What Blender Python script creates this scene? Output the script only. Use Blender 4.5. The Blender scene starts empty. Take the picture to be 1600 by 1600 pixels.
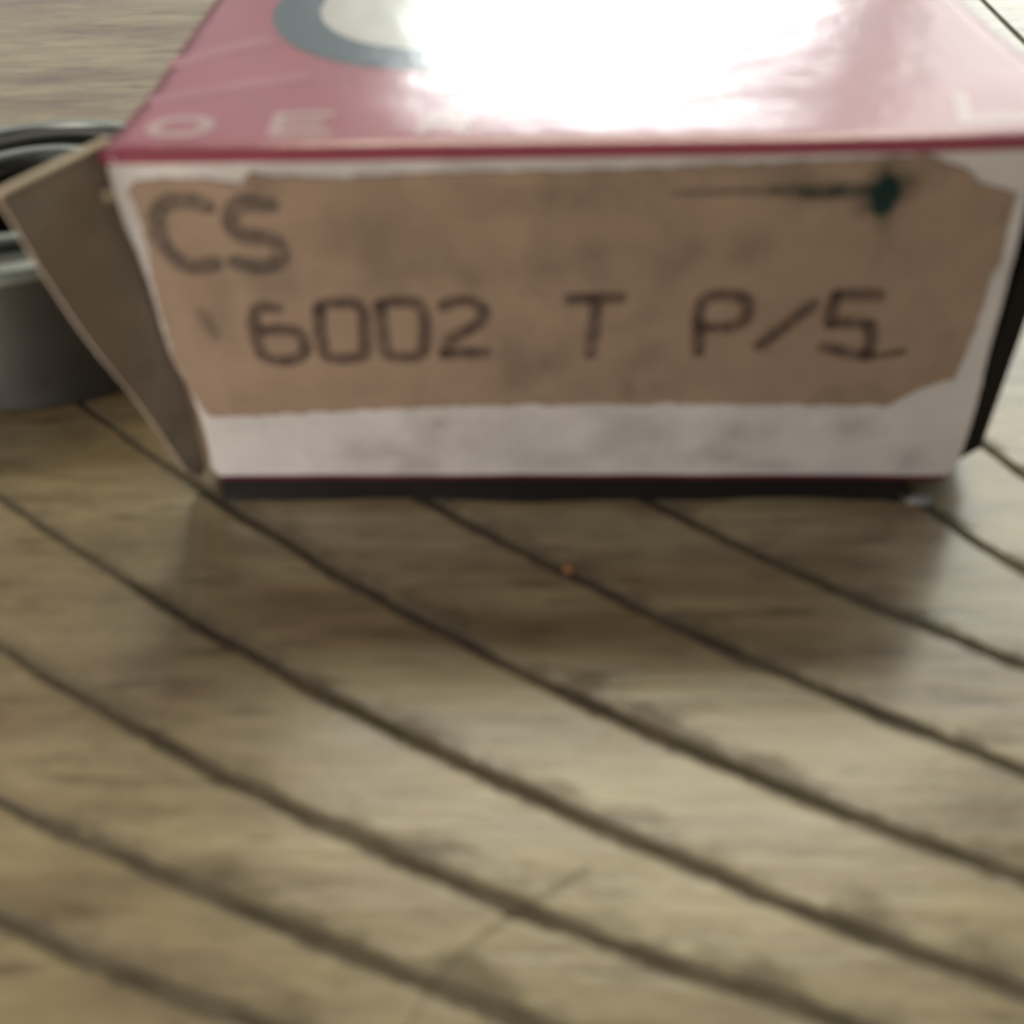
import bpy, bmesh, math, random
import numpy as np
from mathutils import Vector, Matrix, noise
random.seed(7)
sc = bpy.context.scene
C = sc.collection
S = 0.001                      # everything below is written in millimetres

# ------------------------------------------------------------------ camera
P, RO, YA = 0.75529, -0.03964, -0.05801
fw = Vector((math.sin(YA)*math.cos(P), math.cos(YA)*math.cos(P), -math.sin(P)))
rt = Vector((math.cos(YA), -math.sin(YA), 0)); up = rt.cross(fw)
r2 = rt*math.cos(RO)+up*math.sin(RO); u2 = up*math.cos(RO)-rt*math.sin(RO)
cam = bpy.data.cameras.new('camera'); co = bpy.data.objects.new('camera', cam); C.objects.link(co)
M = Matrix((r2, u2, -fw)).transposed().to_4x4(); M.translation = Vector((17.059, -38.09, 34.646))*S
co.matrix_world = M
cam.sensor_width = 36; cam.lens = 36*1.03253; cam.clip_start = 0.001; cam.clip_end = 50
cam.dof.use_dof = True; cam.dof.focus_distance = 0.20; cam.dof.aperture_fstop = 37.17/0.62
sc.camera = co
sc.view_settings.view_transform = 'Standard'; sc.view_settings.look = 'None'
sc.view_settings.exposure = 0; sc.view_settings.gamma = 1
sc.cycles.use_denoising = True
sc.cycles.max_bounces = 8

# ------------------------------------------------------------------ light
w = bpy.data.worlds.new('World'); sc.world = w; w.use_nodes = True
bg = w.node_tree.nodes['Background']; bg.inputs[0].default_value = (1.0, 0.96, 0.90, 1); bg.inputs[1].default_value = 0.155

def area(name, loc, target, sx, sy, power, col):
    l = bpy.data.lights.new(name, 'AREA'); l.shape = 'RECTANGLE'; l.size = sx; l.size_y = sy
    l.energy = power; l.color = col
    o = bpy.data.objects.new(name, l); C.objects.link(o); o.location = loc
    o.rotation_euler = (Vector(target)-Vector(loc)).to_track_quat('-Z', 'Y').to_euler()
    return o
def dirv(az, el, d):
    az = math.radians(az); el = math.radians(el)
    return Vector((math.sin(az)*math.cos(el), math.cos(az)*math.cos(el), math.sin(el)))*d
base = Vector((0.018, 0.01, 0.015))
area('window_light', base+dirv(3, 15.5, 1.6), base, 0.56, 0.42, 9, (0.93, 1.0, 0.98))
area('curtain_light', base+dirv(36, 25, 1.6), base, 0.95, 1.25, 11, (0.95, 1.0, 0.95))
area('wall_light', base+dirv(-34, 20, 1.6), base, 1.0, 0.85, 0.9, (0.94, 0.97, 1.0))
area('ceiling_light', base+dirv(4, 53, 1.5), base, 0.90, 0.50, 10.8, (1.0, 0.93, 0.70))
area('side_fill_light', Vector((-0.042, -0.046, 0.008)), (0.002, 0, 0.008), 0.02, 0.02, 0.026, (1.0, 0.90, 0.80))  # small fill lamp added close by, brightens the front from the left

# ------------------------------------------------------------------ materials
class N:
    def __init__(s, name):
        s.m = bpy.data.materials.new(name); s.m.use_nodes = True; s.t = s.m.node_tree
        s.b = s.t.nodes['Principled BSDF']; s.o = s.t.nodes['Material Output']
    def n(s, typ, **kw):
        x = s.t.nodes.new(typ)
        for k, v in kw.items():
            if k in x.inputs: x.inputs[k].default_value = v
            else: setattr(x, k, v)
        return x
    def l(s, a, b): s.t.links.new(a, b)
    def coord(s, scale=(1, 1, 1), rot=(0, 0, 0)):
        tc = s.n('ShaderNodeTexCoord'); mp = s.n('ShaderNodeMapping')
        mp.inputs['Scale'].default_value = [v/S for v in scale]; mp.inputs['Rotation'].default_value = rot
        s.l(tc.outputs['Object'], mp.inputs['Vector']); return mp.outputs['Vector']
    def noise(s, vec, scale, detail=4, rough=.55):
        x = s.n('ShaderNodeTexNoise'); x.inputs['Scale'].default_value = scale; x.inputs['Detail'].default_value = detail
        x.inputs['Roughness'].default_value = rough; s.l(vec, x.inputs['Vector']); return x.outputs['Fac']
    def ramp(s, fac, stops):
        x = s.n('ShaderNodeValToRGB'); e = x.color_ramp.elements
        while len(e) < len(stops): e.new(.5)
        for i, (p, c) in enumerate(stops):
            e[i].position = p; e[i].color = (*c, 1) if len(c) == 3 else c
        s.l(fac, x.inputs['Fac']); return x.outputs['Color']
    def mix(s, fac, a, b, typ='MIX'):
        x = s.n('ShaderNodeMix', data_type='RGBA', blend_type=typ)
        for sock, v in ((x.inputs[0], fac), (x.inputs[6], a), (x.inputs[7], b)):
            if hasattr(v, 'is_linked'): s.l(v, sock)
            elif isinstance(v, (int, float)): sock.default_value = v
            else: sock.default_value = (*v, 1)
        return x.outputs[2]
    def math(s, op, a, b=None, clamp=False):
        x = s.n('ShaderNodeMath', operation=op, use_clamp=clamp)
        for sock, v in ((x.inputs[0], a), (x.inputs[1], b)):
            if v is None: continue
            if hasattr(v, 'is_linked'): s.l(v, sock)
            else: sock.default_value = v
        return x.outputs[0]
    def bump(s, h, dist, strength=1):
        x = s.n('ShaderNodeBump'); x.inputs['Strength'].default_value = strength; x.inputs['Distance'].default_value = dist*S
        s.l(h, x.inputs['Height']); s.l(x.outputs[0], s.b.inputs['Normal']); return x
    def set(s, **kw):
        for k, v in kw.items():
            k = k.replace('_', ' ')
            if hasattr(v, 'is_linked'): s.l(v, s.b.inputs[k])
            else: s.b.inputs[k].default_value = (*v, 1) if isinstance(v, tuple) and len(v) == 3 else v
        return s

def wood():
    k = N('varnished_wood')
    g = k.noise(k.coord((.05, .36, 1), (0, 0, math.radians(-2))), 1.0, 6, .65)
    g2 = k.noise(k.coord((.15, 1.25, 1), (0, 0, math.radians(-1))), 1.0, 5, .6)
    g3 = k.noise(k.coord((.07, .11, 1)), 1.0, 3, .5)
    g4 = k.noise(k.coord((.22, .55, 1), (0, 0, .05)), 1.0, 6, .7)
    col = k.ramp(g, [(.30, (.19, .135, .075)), (.48, (.32, .245, .140)), (.70, (.46, .375, .235))])
    streak = k.ramp(g2, [(.33, (.42, .36, .32)), (.43, (1, 1, 1)), (.62, (1, 1, 1)), (.74, (1.2, 1.18, 1.14))])
    col = k.mix(.85, col, streak, 'MULTIPLY')
    mott = k.ramp(g4, [(.32, (.66, .60, .56)), (.50, (1, 1, 1)), (.70, (1.22, 1.22, 1.16))])
    col = k.mix(.85, col, mott, 'MULTIPLY')
    blot = k.ramp(g3, [(.35, (.86, .82, .79)), (.62, (1.06, 1.10, 1.02))])
    col = k.mix(.85, col, blot, 'MULTIPLY')
    # grime that has settled along the joints, mostly on their far side
    uv = k.n('ShaderNodeUVMap'); sp = k.n('ShaderNodeSeparateXYZ'); k.l(uv.outputs[0], sp.inputs[0])
    near = k.math('MULTIPLY', sp.outputs['Y'], 1/1.5)
    ns = k.noise(k.coord((.30, .45, 1)), 1.0, 5, .65)
    dirt = k.math('SUBTRACT', k.math('MULTIPLY', k.math('SUBTRACT', ns, .36), 5.5), k.math('MULTIPLY', near, 1.1))
    dirt = k.math('MULTIPLY', k.math('MINIMUM', k.math('MAXIMUM', dirt, 0.0), 1.0), .60)
    edge = k.math('SUBTRACT', k.math('ADD', .15, k.math('MULTIPLY', ns, 1.5)), k.math('MULTIPLY', sp.outputs['X'], 3.2))
    edge = k.math('MULTIPLY', k.math('MINIMUM', k.math('MAXIMUM', edge, 0.0), 1.0), .80)
    col = k.mix(dirt, col, (.155, .132, .100))
    col = k.mix(edge, col, (.165, .138, .098))
    rough = k.math('ADD', k.math('MULTIPLY', g4, .35), .22)
    coat = k.math('MULTIPLY', k.math('SUBTRACT', 1.0, k.math('MAXIMUM', edge, dirt)), .85)
    dull = k.math('MAXIMUM', edge, dirt)
    rough = k.math('ADD', rough, k.math('MULTIPLY', dull, .4))
    k.set(Base_Color=col, Roughness=rough, Specular_IOR_Level=k.math('MULTIPLY', k.math('SUBTRACT', 1.0, dull), .5), Coat_Weight=coat, Coat_Roughness=k.math('ADD', k.math('MULTIPLY', g4, .20), .10), Coat_IOR=1.5)
    wob = k.noise(k.coord((.12, .35, 1)), 1.0, 3, .5)
    h = k.math('ADD', k.math('ADD', k.math('MULTIPLY', g2, .6), k.math('MULTIPLY', g4, .5)), k.math('MULTIPLY', wob, .8))
    b = k.bump(h, .10, .5)
    k.l(b.outputs[0], k.b.inputs['Coat Normal'])
    return k.m
def card(name, col, var=.12, rough=.7, spec=.4, stain=None, stainscale=.25, lo=.52, hi=.75, amt=.6):
    k = N(name)
    a = k.noise(k.coord((1, 1, 1)), .35, 4); f = k.noise(k.coord((1, 1, 1)), 4.0, 3)
    c = k.mix(1.0, col, k.ramp(a, [(.3, (1-var,)*3), (.7, (1+var*.5,)*3)]), 'MULTIPLY')
    if stain:
        st = k.noise(k.coord((1, 1, 1)), stainscale, 4, .6)
        fac = k.ramp(st, [(lo, (0, 0, 0)), (hi, (amt,)*3)])
        c = k.mix(fac, c, stain)
    k.set(Base_Color=c, Roughness=rough, Specular_IOR_Level=spec)
    k.bump(k.math('ADD', f, k.math('MULTIPLY', a, 2.0)), .05, .5)
    return k.m
def gloss(name, col, col2=None):
    k = N(name)
    a = k.noise(k.coord((1, 1, 1)), .22, 4, .55); b = k.noise(k.coord((1, .6, 1)), .9, 3, .6)
    c = k.mix(1.0, col, k.ramp(a, [(.3, (.9, .9, .9)), (.7, (1.08, 1.08, 1.08))]), 'MULTIPLY')
    k.set(Base_Color=c, Roughness=.5, Coat_Weight=1.0, Coat_Roughness=.21, Coat_IOR=1.55)
    h = k.math('ADD', k.math('MULTIPLY', a, 1.6), k.math('MULTIPLY', b, .6))
    bb = k.bump(h, .08, .6)
    k.l(bb.outputs[0], k.b.inputs['Coat Normal'])
    return k.m
def ink(name, col, dens, soft=False):
    k = N(name); k.set(Base_Color=col, Roughness=.7, Specular_IOR_Level=.2)
    a = k.noise(k.coord((1, 1, 1)), 1.6, 5, .7)
    al = k.ramp(a, [(.30, (dens*.35,)*3), (.60, (min(1, dens*1.2),)*3)])
    if soft:
        at = k.n('ShaderNodeAttribute', attribute_name='fade')
        al = k.math('MULTIPLY', al, at.outputs['Fac'])
    k.l(al, k.b.inputs['Alpha']); return k.m
def metal(name, col, rough, metallic=1.0):
    k = N(name); a = k.noise(k.coord((1, 1, 3)), .6, 3)
    k.set(Base_Color=col, Metallic=metallic, Roughness=k.math('ADD', k.math('MULTIPLY', a, .2), rough-.1)); return k.m

MAT = dict(
    wood=wood(), groove=card('groove_dirt', (.17, .142, .098), .45, .9, .1, (.11, .092, .064), .30, .45, .72, .8),
    white=card('white_card', (.84, .81, .80), .10, .55, .4, (.30, .27, .24), .16, .50, .80, .55),
    kraft=card('kraft_board', (.44, .318, .232), .14, .75, .25, (.16, .125, .10), .22, .54, .78, .65),
    kraft_grey=card('grey_kraft_board', (.50, .42, .345), .2, .85, .15, (.33, .27, .21), .25, .45, .75, .6),
    kraft_edge=card('kraft_cut_edge', (.56, .45, .33), .15, .8, .2),
    red=gloss('red_laminate', (.40, .055, .105)), blue=gloss('blue_laminate', (.022, .065, .105)),
    faded=gloss('faded_print', (.56, .34, .33)), pale=gloss('white_laminate', (.66, .64, .60)), pink=gloss('pink_laminate', (.46, .12, .16)),
    darkred=card('dark_red_fold', (.17, .018, .035), .3, .6, .3),
    black=card('shade_black', (.016, .012, .013), .2, .6, .2),  # near-black stands in for shade under and beside the box
    ink=ink('violet_stamp_ink', (.115, .075, .068), .52), greyink=ink('grey_stamp_ink', (.085, .078, .082), .44),
    faint=ink('faint_stamp_ink', (.12, .095, .085), .15), green=ink('green_ink', (.014, .045, .046), 1.6), paleg=ink('thin_green_ink', (.03, .065, .06), .30),
    steel=metal('dark_steel', (.10, .096, .092), .5), bright=metal('bright_steel', (.34, .37, .35), .42),
    shield=metal('green_grey_shield', (.085, .105, .10), .45, .6),
    crumb=card('orange_crumb', (.55, .25, .10), .2), lint=card('white_lint', (.40, .41, .42), .1, .8),
    smear=ink('grey_smear', (.13, .105, .092), .18, True), tealsoft=ink('bled_green_ink', (.018, .055, .055), .7, True),
    scratch=ink('scratch_grime', (.10, .085, .06), .22),
)

# ------------------------------------------------------------------ helpers
def link(name, me, mat, parent=None, smooth=False):
    o = bpy.data.objects.new(name, me); C.objects.link(o)
    if mat: me.materials.append(MAT[mat])
    o.parent = parent
    if smooth:
        for p in me.polygons: p.use_smooth = True
    return o
def mesh(name, verts, faces, mat, parent=None, smooth=False):
    me = bpy.data.meshes.new(name); me.from_pydata([tuple(c*S for c in v) for v in verts], [], faces); me.update()
    return link(name, me, mat, parent, smooth)
def empty(name, loc, label, cat, group=None):
    o = bpy.data.objects.new(name, None); C.objects.link(o); o.empty_display_size = .005
    o['label'] = label; o['category'] = cat
    if group: o['group'] = group
    return o
def pchip(pts):
    pts = sorted(pts); xs = [p[0] for p in pts]; ys = [p[1] for p in pts]; n = len(xs)
    d = [(ys[i+1]-ys[i])/(xs[i+1]-xs[i]) for i in range(n-1)]
    m = [d[0]]
    for i in range(1, n-1):
        if d[i-1]*d[i] <= 0: m.append(0)
        else:
            h0, h1 = xs[i]-xs[i-1], xs[i+1]-xs[i]; w1, w2 = 2*h1+h0, h1+2*h0
            m.append((w1+w2)/(w1/d[i-1]+w2/d[i]))
    m.append(d[-1])
    def f(x):
        if x <= xs[0]: return ys[0]+m[0]*(x-xs[0])
        for i in range(n-1):
            if x <= xs[i+1]:
                h = xs[i+1]-xs[i]; t = (x-xs[i])/h
                return ((2*t**3-3*t*t+1)*ys[i]+(t**3-2*t*t+t)*h*m[i]+(-2*t**3+3*t*t)*ys[i+1]+(t**3-t*t)*h*m[i+1])
        return ys[-1]+m[-1]*(x-xs[-1])
    return f
def smooth_line(pts, closed=False, sub=6):
    out = []; n = len(pts)
    for i in range(n if closed else n-1):
        g = lambda k: Vector(pts[k % n]) if closed else Vector(pts[max(0, min(n-1, k))])
        a, b, c, d = g(i-1), g(i), g(i+1), g(i+2)
        for s in range(sub):
            t = s/sub
            out.append(.5*((2*b)+(c-a)*t+(2*a-5*b+4*c-d)*t*t+(3*b-a-3*c+d)*t**3))
    if not closed: out.append(Vector(pts[-1]))
    return out
def ribbon(pts, width, taper=None):
    """flat stroke with round ends in 2D -> verts, faces"""
    L, Rr = [], []
    n = len(pts)
    for i, p in enumerate(pts):
        t = (pts[min(i+1, n-1)]-pts[max(i-1, 0)]).normalized(); nn = Vector((-t.y, t.x))
        h = width/2*(taper(i/(n-1)) if taper else 1)
        L.append(p+nn*h); Rr.append(p-nn*h)
    def cap(c, a0, r):
        return [c+Vector((math.cos(a0+k*math.pi/6), math.sin(a0+k*math.pi/6)))*r for k in range(1, 6)]
    t = (pts[-1]-pts[-2]).normalized(); a = math.atan2(t.y, t.x)
    endc = cap(pts[-1], a-math.pi/2, (L[-1]-Rr[-1]).length/2)
    t = (pts[0]-pts[1]).normalized(); a2 = math.atan2(t.y, t.x)
    stc = cap(pts[0], a2-math.pi/2, (L[0]-Rr[0]).length/2)
    V = Rr+L; F = [(i, i+1, n+i+1, n+i) for i in range(n-1)]
    k = len(V); V += endc; F.append([n-1]+list(range(k, k+5))+[2*n-1])
    k = len(V); V += stc; F.append([n]+list(range(k, k+5))+[0])
    return V, F

# ------------------------------------------------------------------ table
XG = []
x = -320.
while x < 340:
    XG.append(x); x += 20 if (x < -60 or x > 80) else (4 if (x < -24 or x > 62) else .3)
XG.append(340.)
lines = [
 [(-320,400),(340,398)],
 [(-320,372),(40,340),(54,250),(56,150),(57.2,75),(57.7,60),(58.2,50),(62,36),(80,18),(340,-110)],
 [(-320,350),(10,300),(24,120),(30,40),(35,10),(38.35,3.82),(39.76,1.28),(43,-3),(60,-13.5),(340,-140)],
 [(-320,325),(0,280),(12,150),(20,60),(26,20),(31.5,4),(34.37,-.69),(35.66,-2.56),(36.9,-4.2),(41,-8.2),(60,-19),(340,-146)],
 [(-320,300),(-30,260),(-10,150),(0,60),(6,25),(12,9),(18,2.4),(22.53,-1.35),(26.61,-4.39),(29.12,-6.26),(32.77,-8.4),(36.06,-10.46),(60,-23.5),(340,-150)],
 [(-320,240),(-30,32),(-8,13.5),(4,4.6),(11.51,-.91),(14.69,-3.31),(17.92,-5.73),(21.98,-8.33),(25.72,-10.61),(30.3,-13.19),(34.49,-15.45),(60,-28),(340,-155)],
 [(-320,215),(-20,17),(-7.39,6.18),(-3.62,2.71),(.88,-.9),(4.9,-3.95),(8.53,-6.54),(13,-9.27),(17.84,-12.07),(22.7,-14.74),(26.04,-16.51),(29.58,-18.28),(33.08,-19.92),(60,-32),(340,-160)],
 [(-320,200),(-30,14),(-10.62,.03),(-7.45,-2.48),(-4.97,-4.31),(.18,-7.72),(5.4,-11.11),(9.14,-13.1),(12.88,-15),(16.59,-16.77),(20.05,-18.42),(23.27,-20.03),(26.3,-21.39),(29.16,-22.64),(31.86,-23.81),(60,-36.5),(340,-165)],
 [(-320,185),(-30,4),(-6.79,-9.76),(-2.98,-11.94),(.28,-13.89),(5.79,-16.86),(9.68,-18.69),(15.53,-20.9),(18.56,-21.97),(20.83,-23),(25.67,-24.72),(60,-40),(340,-170)],
 [(-320,170),(-30,-6),(-3.84,-17.31),(-1.56,-18.21),(1.14,-19.2),(4.28,-20.49),(6.76,-21.5),(9.12,-22.35),(12.49,-23.67),(15.65,-24.72),(60,-44),(340,-175)],
 [(-320,155),(-30,-10.5),(-2.1,-21.76),(-.47,-22.52),(2.95,-23.64),(5.96,-24.61),(7.51,-25.08),(60,-48),(340,-180)],
 [(-320,-260),(340,-260)],
]
tb = mesh('tabletop', [(-320,-260,-4),(340,-260,-4),(340,400,-4),(-320,400,-4),(-320,-260,-.070),(340,-260,-.070),(340,400,-.070),(-320,400,-.070)],
          [(0,3,2,1),(4,5,6,7),(0,1,5,4),(1,2,6,5),(2,3,7,6),(3,0,4,7)], 'groove')
tb['kind'] = 'structure'; tb['label'] = 'varnished wooden tabletop with dark curved grooves between planks'
curves = []
for li, pts in enumerate(lines):
    m_ = [p for p in pts if -12 < p[0] < 38 and p[1] < 8]
    if len(m_) > 4:          # ease the measured stretch into one even sweep
        cf = np.polyfit([p[0] for p in m_], [p[1] for p in m_], 2)
        pts = [(p[0], float(np.polyval(cf, p[0]))) if p in m_ else p for p in pts]
    f = pchip(pts); c = [Vector((x, f(x))) for x in XG]; nr = []
    for i in range(len(c)):
        t = (c[min(i+1, len(c)-1)]-c[max(i-1, 0)]).normalized(); nr.append(Vector((-t.y, t.x)))   # points away from the camera
    curves.append((c, nr))
HW = .27
for i in range(len(lines)-1):
    (cu, nu), (cl, nl) = curves[i], curves[i+1]
    V, F, UV = [], [], []
    n = len(XG)
    for j in range(n):
        jit = lambda s, q: noise.noise(Vector((XG[j]*.35, s, q)))*.13+noise.noise(Vector((XG[j]*1.7, s, q+9)))*.10+noise.noise(Vector((XG[j]*5.1, s, q+19)))*.08
        hw = HW*(.62+.38*min(1, max(0, (XG[j]+3)/4)))  # grooves thinned at left to imitate the haze of a reflection
        lo, hi = cl[j]+nl[j]*(hw+jit(i, 1)), cu[j]-nu[j]*(hw+jit(i, 2))
        if i == len(lines)-2: lo = cl[j]
        if i == 0: hi = cu[j]
        d = hi-lo; dl = max(d.length, .5); d = d/dl
        for off, z in ((0, -.073), (.004, -.03), (.015, -.004), (.04, 0), (.30, 0), (min(1.5, dl*.4), 0)):
            p = lo+d*off; V.append((p.x, p.y, z)); UV.append((off, off))
        for off, z in ((.30, 0), (.04, 0), (.015, -.004), (.004, -.03), (0, -.073)):
            p = hi-d*off; V.append((p.x, p.y, z)); UV.append((off, 6+off))
    for j in range(n-1):
        for k in range(10):
            F.append((j*11+k, (j+1)*11+k, (j+1)*11+k+1, j*11+k+1))
    o = mesh('plank', V, F, 'wood', tb, True)
    uvl = o.data.uv_layers.new(name='UVMap')
    for lp in o.data.loops: uvl.data[lp.index].uv = UV[lp.vertex_index]
# long thin scratch crossing the planks
V, F = ribbon(smooth_line([(18.2,-19.6),(17.51,-20.05),(15.54,-21.35),(13.49,-23.13),(12.41,-24.98),(11.5,-27)]), .34, lambda t: .5+.5*math.sin(math.pi*min(1, t*1.5+.1)))
mesh('scratch', [(v.x, v.y, .012) for v in V], F, 'scratch', tb)

# ------------------------------------------------------------------ box
box = empty('bearing_box', (0, 0, 0), 'small worn red and white carton with stamped kraft end label', 'box')
def fy(x, z):   # the end panel is not quite flat
    u = x/35; v = z/17
    return .25*math.sin(u*math.pi)*math.sin(v*math.pi)+.10*noise.noise(Vector((x*.12, 3, z*.18)))
def spline(pts): return pchip(pts)
left_x = spline([(.9,.9),(1.5,.45),(3.7,.60),(6.3,.50),(8.4,.10),(10.7,.10),(13.1,-.02),(15.1,-.25),(17.3,-.12)])
right_x = spline([(.9,35.35),(1.6,35.75),(4,35.75),(8,35.45),(12.7,35.2),(17.3,34.75)])
bot_z = lambda x: 1.12+.05*noise.noise(Vector((x*.3, 0, 5)))
NX, NZ = 60, 30
V, F = [], []
for layer in (0, 1):
    for a in range(NX+1):
        for b in range(NZ+1):
            z = bot_z(a*.6)+(17.3-bot_z(a*.6))*b/NZ
            x0, x1 = left_x(z), right_x(z); 
            x = x0+(x1-x0)*a/NX
            x += .05*noise.noise(Vector((a*2., z*1.3, 2))) if a in (0, NX) else 0
            V.append((x, fy(x, z)+layer*.45, z))
st = (NX+1)*(NZ+1); idx = lambda l, a, b: l*st+a*(NZ+1)+b
for a in range(NX):
    for b in range(NZ):
        F.append((idx(0,a,b), idx(0,a+1,b), idx(0,a+1,b+1), idx(0,a,b+1)))
        F.append((idx(1,a,b), idx(1,a,b+1), idx(1,a+1,b+1), idx(1,a+1,b)))
for a in range(NX):
    F.append((idx(0,a,0), idx(1,a,0), idx(1,a+1,0), idx(0,a+1,0))); F.append((idx(0,a,NZ), idx(0,a+1,NZ), idx(1,a+1,NZ), idx(1,a,NZ)))
for b in range(NZ):
    F.append((idx(0,0,b), idx(0,0,b+1), idx(1,0,b+1), idx(1,0,b))); F.append((idx(0,NX,b), idx(1,NX,b), idx(1,NX,b+1), idx(0,NX,b+1)))
front = mesh('front_panel', V, F, 'white', box)

def on_front(pts, off): return [(p[0], fy(p[0], p[1])-off, p[1]) for p in pts]
# kraft patch: grid clipped to its ragged outline so that it follows the panel
outline = [(.45,15.9),(.75,16.35),(2.01,16.44),(3.6,16.40),(4.72,16.15),(5.3,16.62),(6.02,16.50),(8.47,16.35),(12.92,16.49),(20.21,16.55),(26.19,16.75),(30.64,16.95),(31.86,16.6),(32.99,15.83),(34.42,15.42),(34.58,12.7),(34.46,9.4),(34.28,6.78),(33.08,6.26),(31.77,5.25),(23.68,5.29),(12.12,5.24),(3.82,4.87),(1.10,4.78),(.72,5.6),(.62,6.21),(.22,8.37),(.20,10.66),(.35,12.6),(.5,14.3)]
ol = []
for i, p in enumerate(outline):
    a, b = Vector(p), Vector(outline[(i+1) % len(outline)]); n = max(1, int((b-a).length/.25))
    for k in range(n):
        q = a.lerp(b, k/n); q += Vector((noise.noise(Vector((q.x*1.4, q.y*1.4, 1))), noise.noise(Vector((q.x*1.4, q.y*1.4, 7)))))*.12+Vector((noise.noise(Vector((q.x*5, q.y*5, 3))), noise.noise(Vector((q.x*5, q.y*5, 5)))))*.08
        ol.append(q)
def patch(name, poly, off, mat, parent, thick=.1, step=1.2):
    bm = bmesh.new(); f = bm.faces.new([bm.verts.new((p.x, 0, p.y)) for p in poly])
    xs = [p.x for p in poly]; zs = [p.y for p in poly]
    k = min(xs)+step
    while k < max(xs):
        bmesh.ops.bisect_plane(bm, geom=bm.verts[:]+bm.edges[:]+bm.faces[:], plane_co=(k,0,0), plane_no=(1,0,0)); k += step
    k = min(zs)+step
    while k < max(zs):
        bmesh.ops.bisect_plane(bm, geom=bm.verts[:]+bm.edges[:]+bm.faces[:], plane_co=(0,0,k), plane_no=(0,0,1)); k += step
    if thick:
        r = bmesh.ops.extrude_face_region(bm, geom=bm.faces[:])
        for v in r['geom']:
            if isinstance(v, bmesh.types.BMVert): v.co.y = thick
    for v in bm.verts: v.co.y += fy(v.co.x, v.co.z)-off
    bmesh.ops.recalc_face_normals(bm, faces=bm.faces[:])
    for v in bm.verts: v.co *= S
    me = bpy.data.meshes.new(name); bm.to_mesh(me); bm.free()
    return link(name, me, mat, parent)
kr = patch('kraft_label', ol, .10, 'kraft', front, .09)
def letter(strokes, width, mat, name='printed_letter', sub=5, close=()):
    V, F = [], []
    for si, s in enumerate(strokes):
        pts = smooth_line(s, sub=sub)
        v, f = ribbon(pts, width); k = len(V)
        V += [(p.x, p.y, si) for p in v]; F += [[k+q for q in ff] for ff in f]
    return mesh(name, [(p[0], fy(p[0], p[1])-.125-.004*p[2], p[1]) for p in V], F, mat, front)
G = [
 ([[(3.33,15.3),(2.75,15.5),(1.91,15.48),(1.3,15.0),(1.12,14.3),(1.25,13.4),(1.75,12.75),(2.4,12.6),(3.1,12.75)]], .74, 'greyink'),
 ([[(5.9,15.32),(5.1,15.42),(4.45,15.22),(4.12,14.6),(4.4,14.05),(5.1,13.92),(5.7,13.75),(5.95,13.2),(5.6,12.7),(4.9,12.55),(3.95,12.75)]], .74, 'greyink'),
 ([[(5.25,10.6),(4.6,10.62),(4.2,10.2),(4.08,9.2),(4.15,8.3),(4.6,7.92),(5.4,7.92),(6.0,8.25),(6.12,8.85),(5.8,9.38),(5.0,9.5),(4.3,9.45)]], .60, 'ink'),
 ([[(7.0,10.45),(7.25,10.7),(7.9,10.76),(8.5,10.74),(8.82,10.45),(8.82,9.3),(8.68,8.3),(8.4,8.0),(7.8,7.94),(7.2,7.98),(6.92,8.3),(6.88,9.4),(7.0,10.45)]], .60, 'ink'),
 ([[(9.62,10.62),(9.9,10.74),(10.5,10.78),(11.1,10.72),(11.4,10.4),(11.42,9.3),(11.26,8.35),(11.0,8.04),(10.4,7.98),(9.8,8.02),(9.6,8.3),(9.6,9.4),(9.62,10.62)]], .60, 'ink'),
 ([[(12.3,10.55),(12.9,10.8),(13.6,10.72),(13.98,10.3),(13.75,9.7),(13.0,9.2),(12.4,8.75),(12.2,8.15)],[(12.2,8.13),(13.0,8.18),(13.95,8.2)]], .60, 'ink'),
 ([[(17.6,10.8),(18.6,10.84),(19.66,10.86)],[(18.72,10.75),(18.66,9.6),(18.5,8.05)]], .62, 'ink'),
 ([[(23.15,8.15),(23.05,9.3),(23.03,10.4),(23.4,10.88),(24.3,10.98),(24.95,10.65),(24.98,9.9),(24.55,9.5),(23.8,9.38),(23.15,9.4)]], .60, 'ink'),
 ([[(25.75,8.5),(26.7,9.5),(27.65,10.5)]], .62, 'ink'),
 ([[(30.25,10.93),(29.4,10.98),(28.6,10.94)],[(28.55,10.9),(28.45,10.2),(28.55,9.6)],[(28.55,9.58),(29.4,9.62),(30.15,9.52)],[(30.15,9.5),(30.35,8.9),(30.35,8.1)],[(30.4,8.0),(29.6,8.1),(28.45,8.42)]], .60, 'ink'),
 ([[(30.2,7.85),(31.0,8.0),(31.85,8.2)]], .36, 'ink'),
 ([[(1.95,10.5),(2.15,9.9),(2.35,9.3)]], .55, 'faint'),
]
for s, wd, m in G: letter(s, wd, m)
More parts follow.
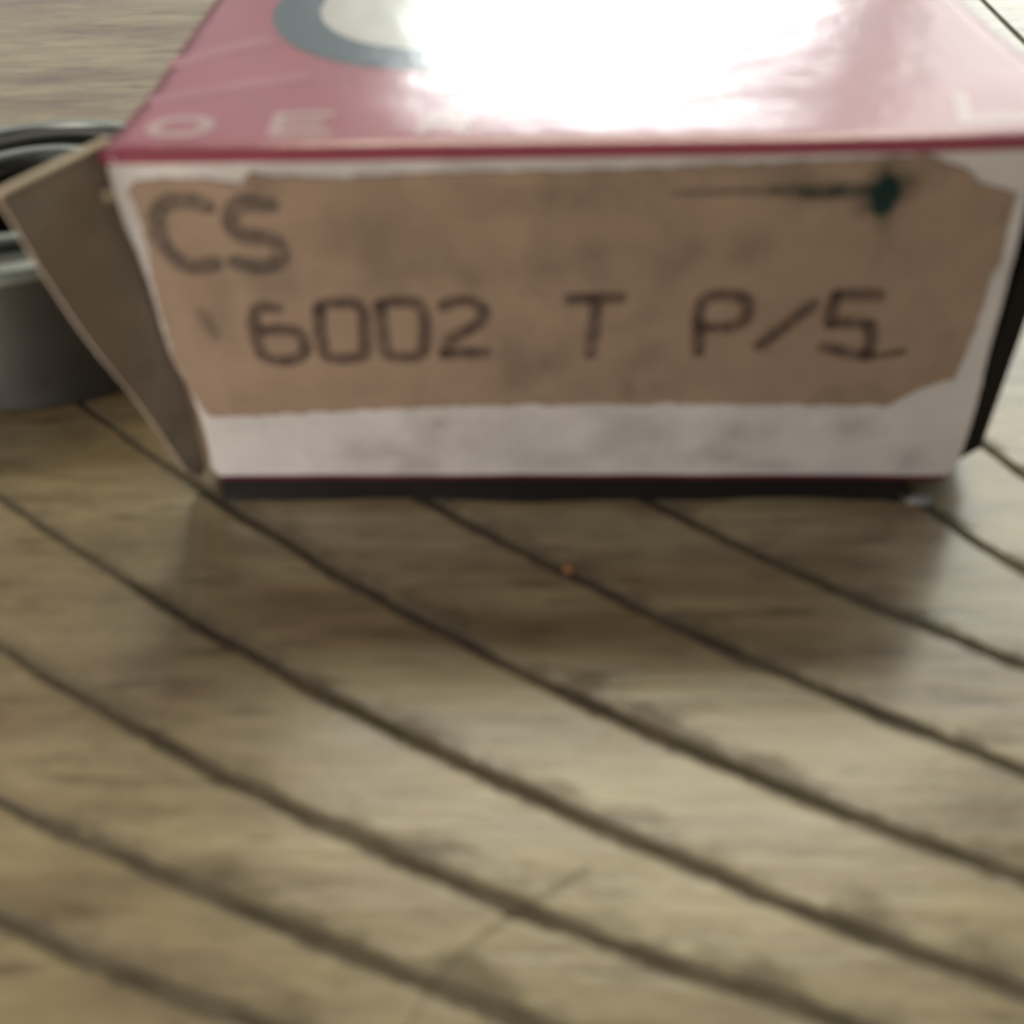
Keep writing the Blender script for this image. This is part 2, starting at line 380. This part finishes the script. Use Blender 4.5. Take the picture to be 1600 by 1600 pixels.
def blot(name, sx, sz, rx, rz, tilt, mat, off, seed=2, star=0.0):
    V, F, fade = [(sx, sz)], [], [1.0]; n = 28; rings = 6
    for q in range(1, rings+1):
        t = q/rings
        for k in range(n):
            a = 2*math.pi*k/n; r = 1+.35*noise.noise(Vector((math.cos(a)*1.5+sx, math.sin(a)*1.5+sz, seed)))+star*math.sin(4*a+.6)
            ax, az = math.cos(a)*rx*r*t, math.sin(a)*rz*r*t
            V.append((sx+ax*math.cos(tilt)-az*math.sin(tilt), sz+ax*math.sin(tilt)+az*math.cos(tilt))); fade.append((1-t)**1.2 if q < rings else 0.0)
    for k in range(n): F.append((0, 1+k, 1+(k+1) % n))
    for q in range(rings-1):
        for k in range(n): F.append((1+q*n+k, 1+(q+1)*n+k, 1+(q+1)*n+(k+1) % n, 1+q*n+(k+1) % n))
    o = mesh(name, [(x, fy(x, z)-off, z) for x, z in V], F, mat, front)
    at = o.data.attributes.new('fade', 'FLOAT', 'POINT'); at.data.foreach_set('value', fade)
    return o
# green felt-tip mark and stray smudges
blob = [Vector((29.55+math.cos(a)*.52*(1+.35*noise.noise(Vector((math.cos(a)*2, math.sin(a)*2, 4)))), 15.48+math.sin(a)*(.95 if math.sin(a) < 0 else .78))) for a in [k*math.pi/14 for k in range(28)]]
patch('ink_mark', blob, .13, 'green', front, 0)
blot('ink_mark', 29.5, 15.45, 1.35, 1.6, 0, 'tealsoft', .121, 9, .22)
blot('ink_mark', 27.4, 15.6, 2.6, .55, 0, 'tealsoft', .1195, 5)
V, F = ribbon(smooth_line([(29.3,15.6),(28,15.62),(26.8,15.55),(25.6,15.6),(23.8,15.62),(21.5,15.55)]), .62, lambda t: 1-.62*t)
mesh('ink_mark', [(p.x, fy(p.x, p.y)-.122, p.y) for p in V], F, 'paleg', front)
for i_, (sx, sz, rx, rz, tilt) in enumerate(((24.6,12.9,1.7,1.1,.6),(22.7,13.2,.9,.8,.2),(16.2,7.4,3.0,1.0,.55),(18.4,13.1,1.1,.7,0),(20.6,7.6,2.3,.9,.7),(5.6,16.0,1.4,.9,.4),(20.3,6.1,.5,1.1,0),(13.6,11.8,1.0,.8,.5),(2.2,9.9,.7,1.3,.3),(9.5,14.2,4.5,1.8,0),(17,15.4,6,1.0,0))):
    blot('smudge', sx, sz, rx, rz, tilt, 'smear', .1165+.0003*i_, 2)
for i_, (sx, sz, rx, rz) in enumerate(((24.5,2.2,2.6,1.0),(27.2,1.7,1.6,.55),(11.6,4.2,.7,.55),(25.2,3.6,2.2,1.6),(33.4,2.2,1.4,1.4),(8.0,2.6,2.4,1.0),(16.5,2.0,3.2,.8),(30.5,4.0,2.0,1.2))):
    blot('smudge', sx, sz, rx, rz, 0, 'smear', .02+.0003*i_, 4)

# top panel with rolled front lip
prof = [(-.02,17.02),(-.14,17.10),(-.20,17.26),(-.10,17.45),(.14,17.57),(.5,17.62),(1.2,17.62)]
ys = [1.2+k*(35-1.2)/26 for k in range(1, 27)]
prof += [(y, 17.62) for y in ys]
topr = spline([(-.3,36.9),(2,36.8),(6.8,36.2),(9.1,35.75),(11.5,35.4),(15,34.95),(35,34.6)])
topl = spline([(-.3,-.35),(1,-.05),(6,.1),(16,.18),(35,.3)])
def tz(x, y): return .14*noise.noise(Vector((x*.10, y*.12, 1.5)))*min(1, max(0, y/4))+.036*max(0, y-.8)*(lambda t: t*t*(3-2*t))(min(1, max(0, (x-6)/28)))+.10*math.exp(-((x-36)/5)**2)
V, F = [], []
NT = 56
for layer in (0, 1):
    for a in range(NT+1):
        for (y, z) in prof:
            x0, x1 = topl(y), topr(y); x = x0+(x1-x0)*a/NT
            dy = .10*noise.noise(Vector((x*.2, 0, 8))) if y < 1 else 0
            V.append((x, y+dy+layer*(.3 if y < .1 else 0), z+tz(x, max(y, 0))-layer*(.3 if y >= .1 else .0)))
n = len(prof); st = (NT+1)*n; ix = lambda l, a, b: l*st+a*n+b
for a in range(NT):
    for b in range(n-1):
        F.append((ix(0,a,b), ix(0,a+1,b), ix(0,a+1,b+1), ix(0,a,b+1))); F.append((ix(1,a,b), ix(1,a,b+1), ix(1,a+1,b+1), ix(1,a+1,b)))
    F.append((ix(0,a,0), ix(1,a,0), ix(1,a+1,0), ix(0,a+1,0))); F.append((ix(0,a,n-1), ix(0,a+1,n-1), ix(1,a+1,n-1), ix(1,a,n-1)))
for b in range(n-1):
    F.append((ix(0,0,b), ix(0,0,b+1), ix(1,0,b+1), ix(1,0,b))); F.append((ix(0,NT,b), ix(1,NT,b), ix(1,NT,b+1), ix(0,NT,b+1)))
top = mesh('top_panel', V, F, 'red', box, True)
def on_top(name, V2, F, mat, off=.012):
    return mesh(name, [(p.x, p.y, 17.62+tz(p.x, p.y)+off) for p in V2], F, mat, top, True)
def top_grid(name, inside, x0, x1, y0, y1, step, mat, off):
    V, F, idc = [], [], {}
    nx, ny = int((x1-x0)/step), int((y1-y0)/step)
    def vid(i, j):
        if (i, j) not in idc: idc[i, j] = len(V); V.append(Vector((x0+i*step, y0+j*step)))
        return idc[i, j]
    for i in range(nx):
        for j in range(ny):
            if inside(x0+(i+.5)*step, y0+(j+.5)*step): F.append((vid(i,j), vid(i+1,j), vid(i+1,j+1), vid(i,j+1)))
    return on_top(name, V, F, mat, off)
# round emblem: pale disc in a blue ring
cx, cy = 12.0, 15.8
V = [Vector((cx, cy))]; F = []
for r in range(1, 8):
    for k in range(48): V.append(Vector((cx+math.cos(k*math.pi/24)*6.3*r/7, cy+math.sin(k*math.pi/24)*6.3*r/7)))
for k in range(48): F.append((0, 1+k, 1+(k+1) % 48))
for r in range(1, 7):
    for k in range(48): F.append((1+(r-1)*48+k, 1+r*48+k, 1+r*48+(k+1) % 48, 1+(r-1)*48+(k+1) % 48))
on_top('emblem_disc', V, F, 'pale')
V, F = [], []
for r in range(5):
    for k in range(64): V.append(Vector((cx+math.cos(k*math.pi/32)*(6.3+2.3*r/4), cy+math.sin(k*math.pi/32)*(6.3+2.3*r/4))))
for r in range(4):
    for k in range(64): F.append((r*64+k, (r+1)*64+k, (r+1)*64+(k+1) % 64, r*64+(k+1) % 64))
on_top('emblem_ring', V, F, 'blue')
def top_stroke(name, strokes, width, mat, off=.012):
    V, F = [], []
    for s in strokes:
        v, f = ribbon(smooth_line(s, sub=4), width); k = len(V); V += v; F += [[k+q for q in ff] for ff in f]
    return on_top(name, V, F, mat, off)
top_stroke('printed_stripe', [[(.7,4.9),(2.5,5.7),(4.2,6.3),(6.2,6.9)]], 1.05, 'pink')
top_stroke('printed_stripe', [[(.6,8.9),(2.0,10.2),(3.6,11.2)]], 1.2, 'pink')
top_stroke('printed_letter', [[(1.5,2.6),(1.25,2.0),(1.5,1.4),(2.3,1.25),(3.1,1.4),(3.4,2.0),(3.1,2.6),(2.3,2.75),(1.5,2.6)]], .55, 'faded')
top_stroke('printed_letter', [[(6.2,1.1),(6.15,2.0),(6.1,2.9)], [(6.2,2.85),(7.2,2.88),(8.1,2.85)], [(6.2,2.0),(7.1,2.0),(7.8,2.0)], [(6.2,1.15),(7.2,1.12),(8.2,1.1)]], .5, 'faded')
top_stroke('printed_letter', [[(11.9,1.2),(12.2,2.0),(12.7,2.85),(13.2,2.0),(13.5,1.2)], [(12.2,1.8),(12.7,1.8),(13.2,1.8)]], .5, 'faded')
top_stroke('printed_letter', [[(32.3,1.2),(32.5,2.2),(32.65,3.3)], [(32.4,1.25),(33.4,1.3),(34.6,1.35)]], .55, 'faded')

# sides, back, bottom
def slab(name, quad_pts, mat, thick=.4, axis=0, parent=box):
    """panel through a list of (x,y) plan points from z0 to z1 given per point"""
    V, F = [], []; n = len(quad_pts)
    for layer in (0, 1):
        for i, (x, y, z0, z1) in enumerate(quad_pts):
            a = Vector(quad_pts[max(i-1, 0)][:2]); b = Vector(quad_pts[min(i+1, n-1)][:2]); t = (b-a).normalized()
            nn = Vector((-t.y, t.x))*thick*layer
            V += [(x+nn.x, y+nn.y, z0), (x+nn.x, y+nn.y, z1)]
    m = 2*n
    for i in range(n-1):
        a = 2*i
        F += [(a, a+2, a+3, a+1), (m+a, m+a+1, m+a+3, m+a+2), (a, m+a, m+a+2, a+2), (a+1, a+3, m+a+3, m+a+1)]
    F += [(0, 1, m+1, m), (m-2, 2*m-2, 2*m-1, m-1)]
    o = mesh(name, V, F, mat, parent)
    bm = bmesh.new(); bm.from_mesh(o.data); bmesh.ops.recalc_face_normals(bm, faces=bm.faces[:]); bm.to_mesh(o.data); bm.free()
    return o
slab('side_panel', [(-.1,1.0,1.0,17.2),(-.2,6,.5,17.25),(.2,15,.12,17.25),(.35,34.6,.12,17.25)], 'kraft', -.4)
# bottom panel sags onto the table behind the lifted front edge
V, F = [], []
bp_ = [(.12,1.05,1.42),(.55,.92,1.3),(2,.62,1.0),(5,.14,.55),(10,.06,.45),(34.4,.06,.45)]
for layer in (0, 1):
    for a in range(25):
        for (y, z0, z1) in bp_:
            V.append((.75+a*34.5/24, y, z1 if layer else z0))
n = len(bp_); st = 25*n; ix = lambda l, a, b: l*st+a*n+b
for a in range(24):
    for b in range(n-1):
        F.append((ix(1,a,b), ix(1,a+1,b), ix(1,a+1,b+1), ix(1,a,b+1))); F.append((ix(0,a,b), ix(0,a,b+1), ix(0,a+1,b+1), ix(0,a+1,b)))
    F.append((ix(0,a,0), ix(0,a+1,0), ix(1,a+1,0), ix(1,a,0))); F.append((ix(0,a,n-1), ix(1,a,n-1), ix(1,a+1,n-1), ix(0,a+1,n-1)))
mesh('bottom_panel', V, F, 'black', box)  # underside coloured black to darken the gap below the front
V, F = ribbon([Vector((.9+k*34.3/40, 0)) for k in range(41)], .2)
bt = mesh('bottom_fold', [(p.x, fy(p.x, 1.2)+.02+.0*p.y, bot_z((p.x-.5)/34.9*36)-.04+p.y*.5) for p in V], F, 'darkred', box)
so = bt.modifiers.new('thickness', 'SOLIDIFY'); so.thickness = .4*S; so.offset = 0
slab('side_panel', [(35.95,.7,1.35,17.2),(37.25,1.3,1.7,17.2),(37.2,4,1.0,17.25),(36.2,10,.35,17.25),(35.1,18,.12,17.25),(34.7,34.6,.12,17.25)], 'black', .35)  # right panel, its shade put into the near-black colour
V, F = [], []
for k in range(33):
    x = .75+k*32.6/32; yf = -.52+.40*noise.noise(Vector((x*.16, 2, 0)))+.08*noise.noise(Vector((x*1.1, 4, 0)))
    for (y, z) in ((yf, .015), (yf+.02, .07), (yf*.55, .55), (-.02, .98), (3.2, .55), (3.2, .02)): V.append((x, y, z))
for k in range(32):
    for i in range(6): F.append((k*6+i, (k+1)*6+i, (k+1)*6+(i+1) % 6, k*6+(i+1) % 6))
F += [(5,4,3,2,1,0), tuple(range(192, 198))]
bf = mesh('contact_shadow', V, F, 'black', box)  # black wedge modelled in place of the contact shadow under the box
slab('back_panel', [(.4,34.95,.12,17.2),(34.5,34.95,.12,17.2)], 'red', -.35)
# opened dust flap on the left: kraft board with a pale cut edge
h0 = Vector((-.32, 1.0)); dr = Vector((-.56, -.83)).normalized(); pr = Vector((-dr.y, dr.x))
fl = [(-.1,17.55),(1.2,17.5),(2.6,17.5),(4.0,17.48),(5.0,17.45),(5.0,16.9),(4.5,14.1),(3.85,11.2),(3.35,9.4),(2.55,7.0),(1.8,4.2),(1.1,1.3),(.45,.55),(0,.9),(-.1,4),(-.1,9),(-.1,13)]
V, F = [], []
n = len(fl)
for layer in (0, 1):
    for (u, z) in fl:
        bow = .12*math.sin(min(u, 5)/5*math.pi*.5)**2*(z/17)
        p = h0+dr*u+pr*((layer-.5)*.2+bow); V.append((p.x, p.y, z))
F = [list(range(n)), list(range(2*n-1, n-1, -1))]+[(i, n+i, n+(i+1) % n, (i+1) % n) for i in range(n)]
flap = mesh('dust_flap', V, F, 'kraft_grey', box)
bm = bmesh.new(); bm.from_mesh(flap.data); bmesh.ops.recalc_face_normals(bm, faces=bm.faces[:]); bmesh.ops.triangulate(bm, faces=[f for f in bm.faces if len(f.verts) > 4]); bm.to_mesh(flap.data); bm.free()
V, F = [], []
for i in range(6):
    u, z = fl[i]; bow = .12*math.sin(min(u, 5)/5*math.pi*.5)**2*(z/17)
    for s_, dz in ((-.24, -.10), (-.24, .05), (.24, .05), (.24, -.10)):
        p = h0+dr*(u+(.04 if i >= 4 else 0))+pr*(s_+bow); V.append((p.x, p.y, z+dz))
for i in range(5):
    for k in range(4): F.append((i*4+k, i*4+(k+1) % 4, (i+1)*4+(k+1) % 4, (i+1)*4+k))
F += [(0,1,2,3), (23,22,21,20)]
ed = mesh('cut_edge', V, F, 'kraft_edge', flap)
bm = bmesh.new(); bm.from_mesh(ed.data); bmesh.ops.recalc_face_normals(bm, faces=bm.faces[:]); bm.to_mesh(ed.data); bm.free()
# small torn curl of card at the corner
def lump(name, c, r, mat, parent=None, seed=0, sq=(1, 1, 1)):
    bm = bmesh.new(); bmesh.ops.create_icosphere(bm, subdivisions=2, radius=1)
    for v in bm.verts:
        k = 1+.45*noise.noise(v.co*1.7+Vector((seed, 0, 0)))
        v.co = Vector((c[i]+v.co[i]*k*r*sq[i] for i in range(3)))*S
    me = bpy.data.meshes.new(name); bm.to_mesh(me); bm.free()
    return link(name, me, mat, parent, True)
lump('torn_corner', (-.55,.1,15.75), .42, 'kraft_edge', box, 3, (1, .6, .8))

# ------------------------------------------------------------------ bearing
br = empty('ball_bearing', (0, 0, 0), 'dark steel bearing lying flat behind the open cardboard flap', 'bearing')
br.location = Vector((-12.36, 15.68, 0))*S
def lathe(name, prof, mat, parent, n=96):
    V, F = [], []; m = len(prof)
    for k in range(n):
        a = 2*math.pi*k/n
        for (r, z) in prof: V.append((r*math.cos(a), r*math.sin(a), z))
    for k in range(n):
        k2 = (k+1) % n
        for i in range(m): 
            j = (i+1) % m; F.append((k*m+i, k2*m+i, k2*m+j, k*m+j))
    o = mesh(name, V, F, mat, parent)
    bm = bmesh.new(); bm.from_mesh(o.data); bmesh.ops.recalc_face_normals(bm, faces=bm.faces[:]); bm.to_mesh(o.data); bm.free()
    for p in o.data.polygons: p.use_smooth = True
    o.data.set_sharp_from_angle(angle=math.radians(25))
    return o
lathe('outer_ring', [(9.0,.02),(9.4,.4),(9.4,8.0),(9.28,8.25),(7.4,8.3),(7.2,8.15),(7.2,.3),(7.4,.02)], 'steel', br)
lathe('rim_chamfer', [(9.42,7.85),(9.42,8.15),(9.2,8.44),(9.0,8.48),(8.45,8.48),(8.4,8.28),(9.2,8.1)], 'bright', br)
lathe('seal', [(7.19,1.0),(7.19,7.95),(6.9,7.82),(6.0,7.82),(5.75,7.9),(5.75,1.0)], 'shield', br)
lathe('inner_ring', [(5.74,.02),(5.74,8.3),(5.6,8.42),(5.05,8.42),(4.9,8.25),(4.9,.02)], 'bright', br)
lathe('bore_lining', [(4.89,.05),(4.89,7.8),(4.6,7.6),(4.6,.05)], 'steel', br)

# ------------------------------------------------------------------ crumbs
def thing_lump(name, c, r, mat, label, cat, seed, sq):
    o = lump(name, (0, 0, 0), r, mat, None, seed, sq); o.location = Vector(c)*S
    lo = min(v.co.z for v in o.data.vertices); o.location.z = c[2]*S-lo
    o['label'] = label; o['category'] = cat
thing_lump('crumb', (17.64,-5.2,-.06), .2, 'crumb', 'tiny orange crumb in the groove in front of the box', 'crumb', 1, (1.3, .8, .6))
thing_lump('lint_fleck', (34.3,-.6,-.05), .45, 'lint', 'grey white lint fleck under the right corner of the box', 'lint', 5, (1.3, .8, .3))
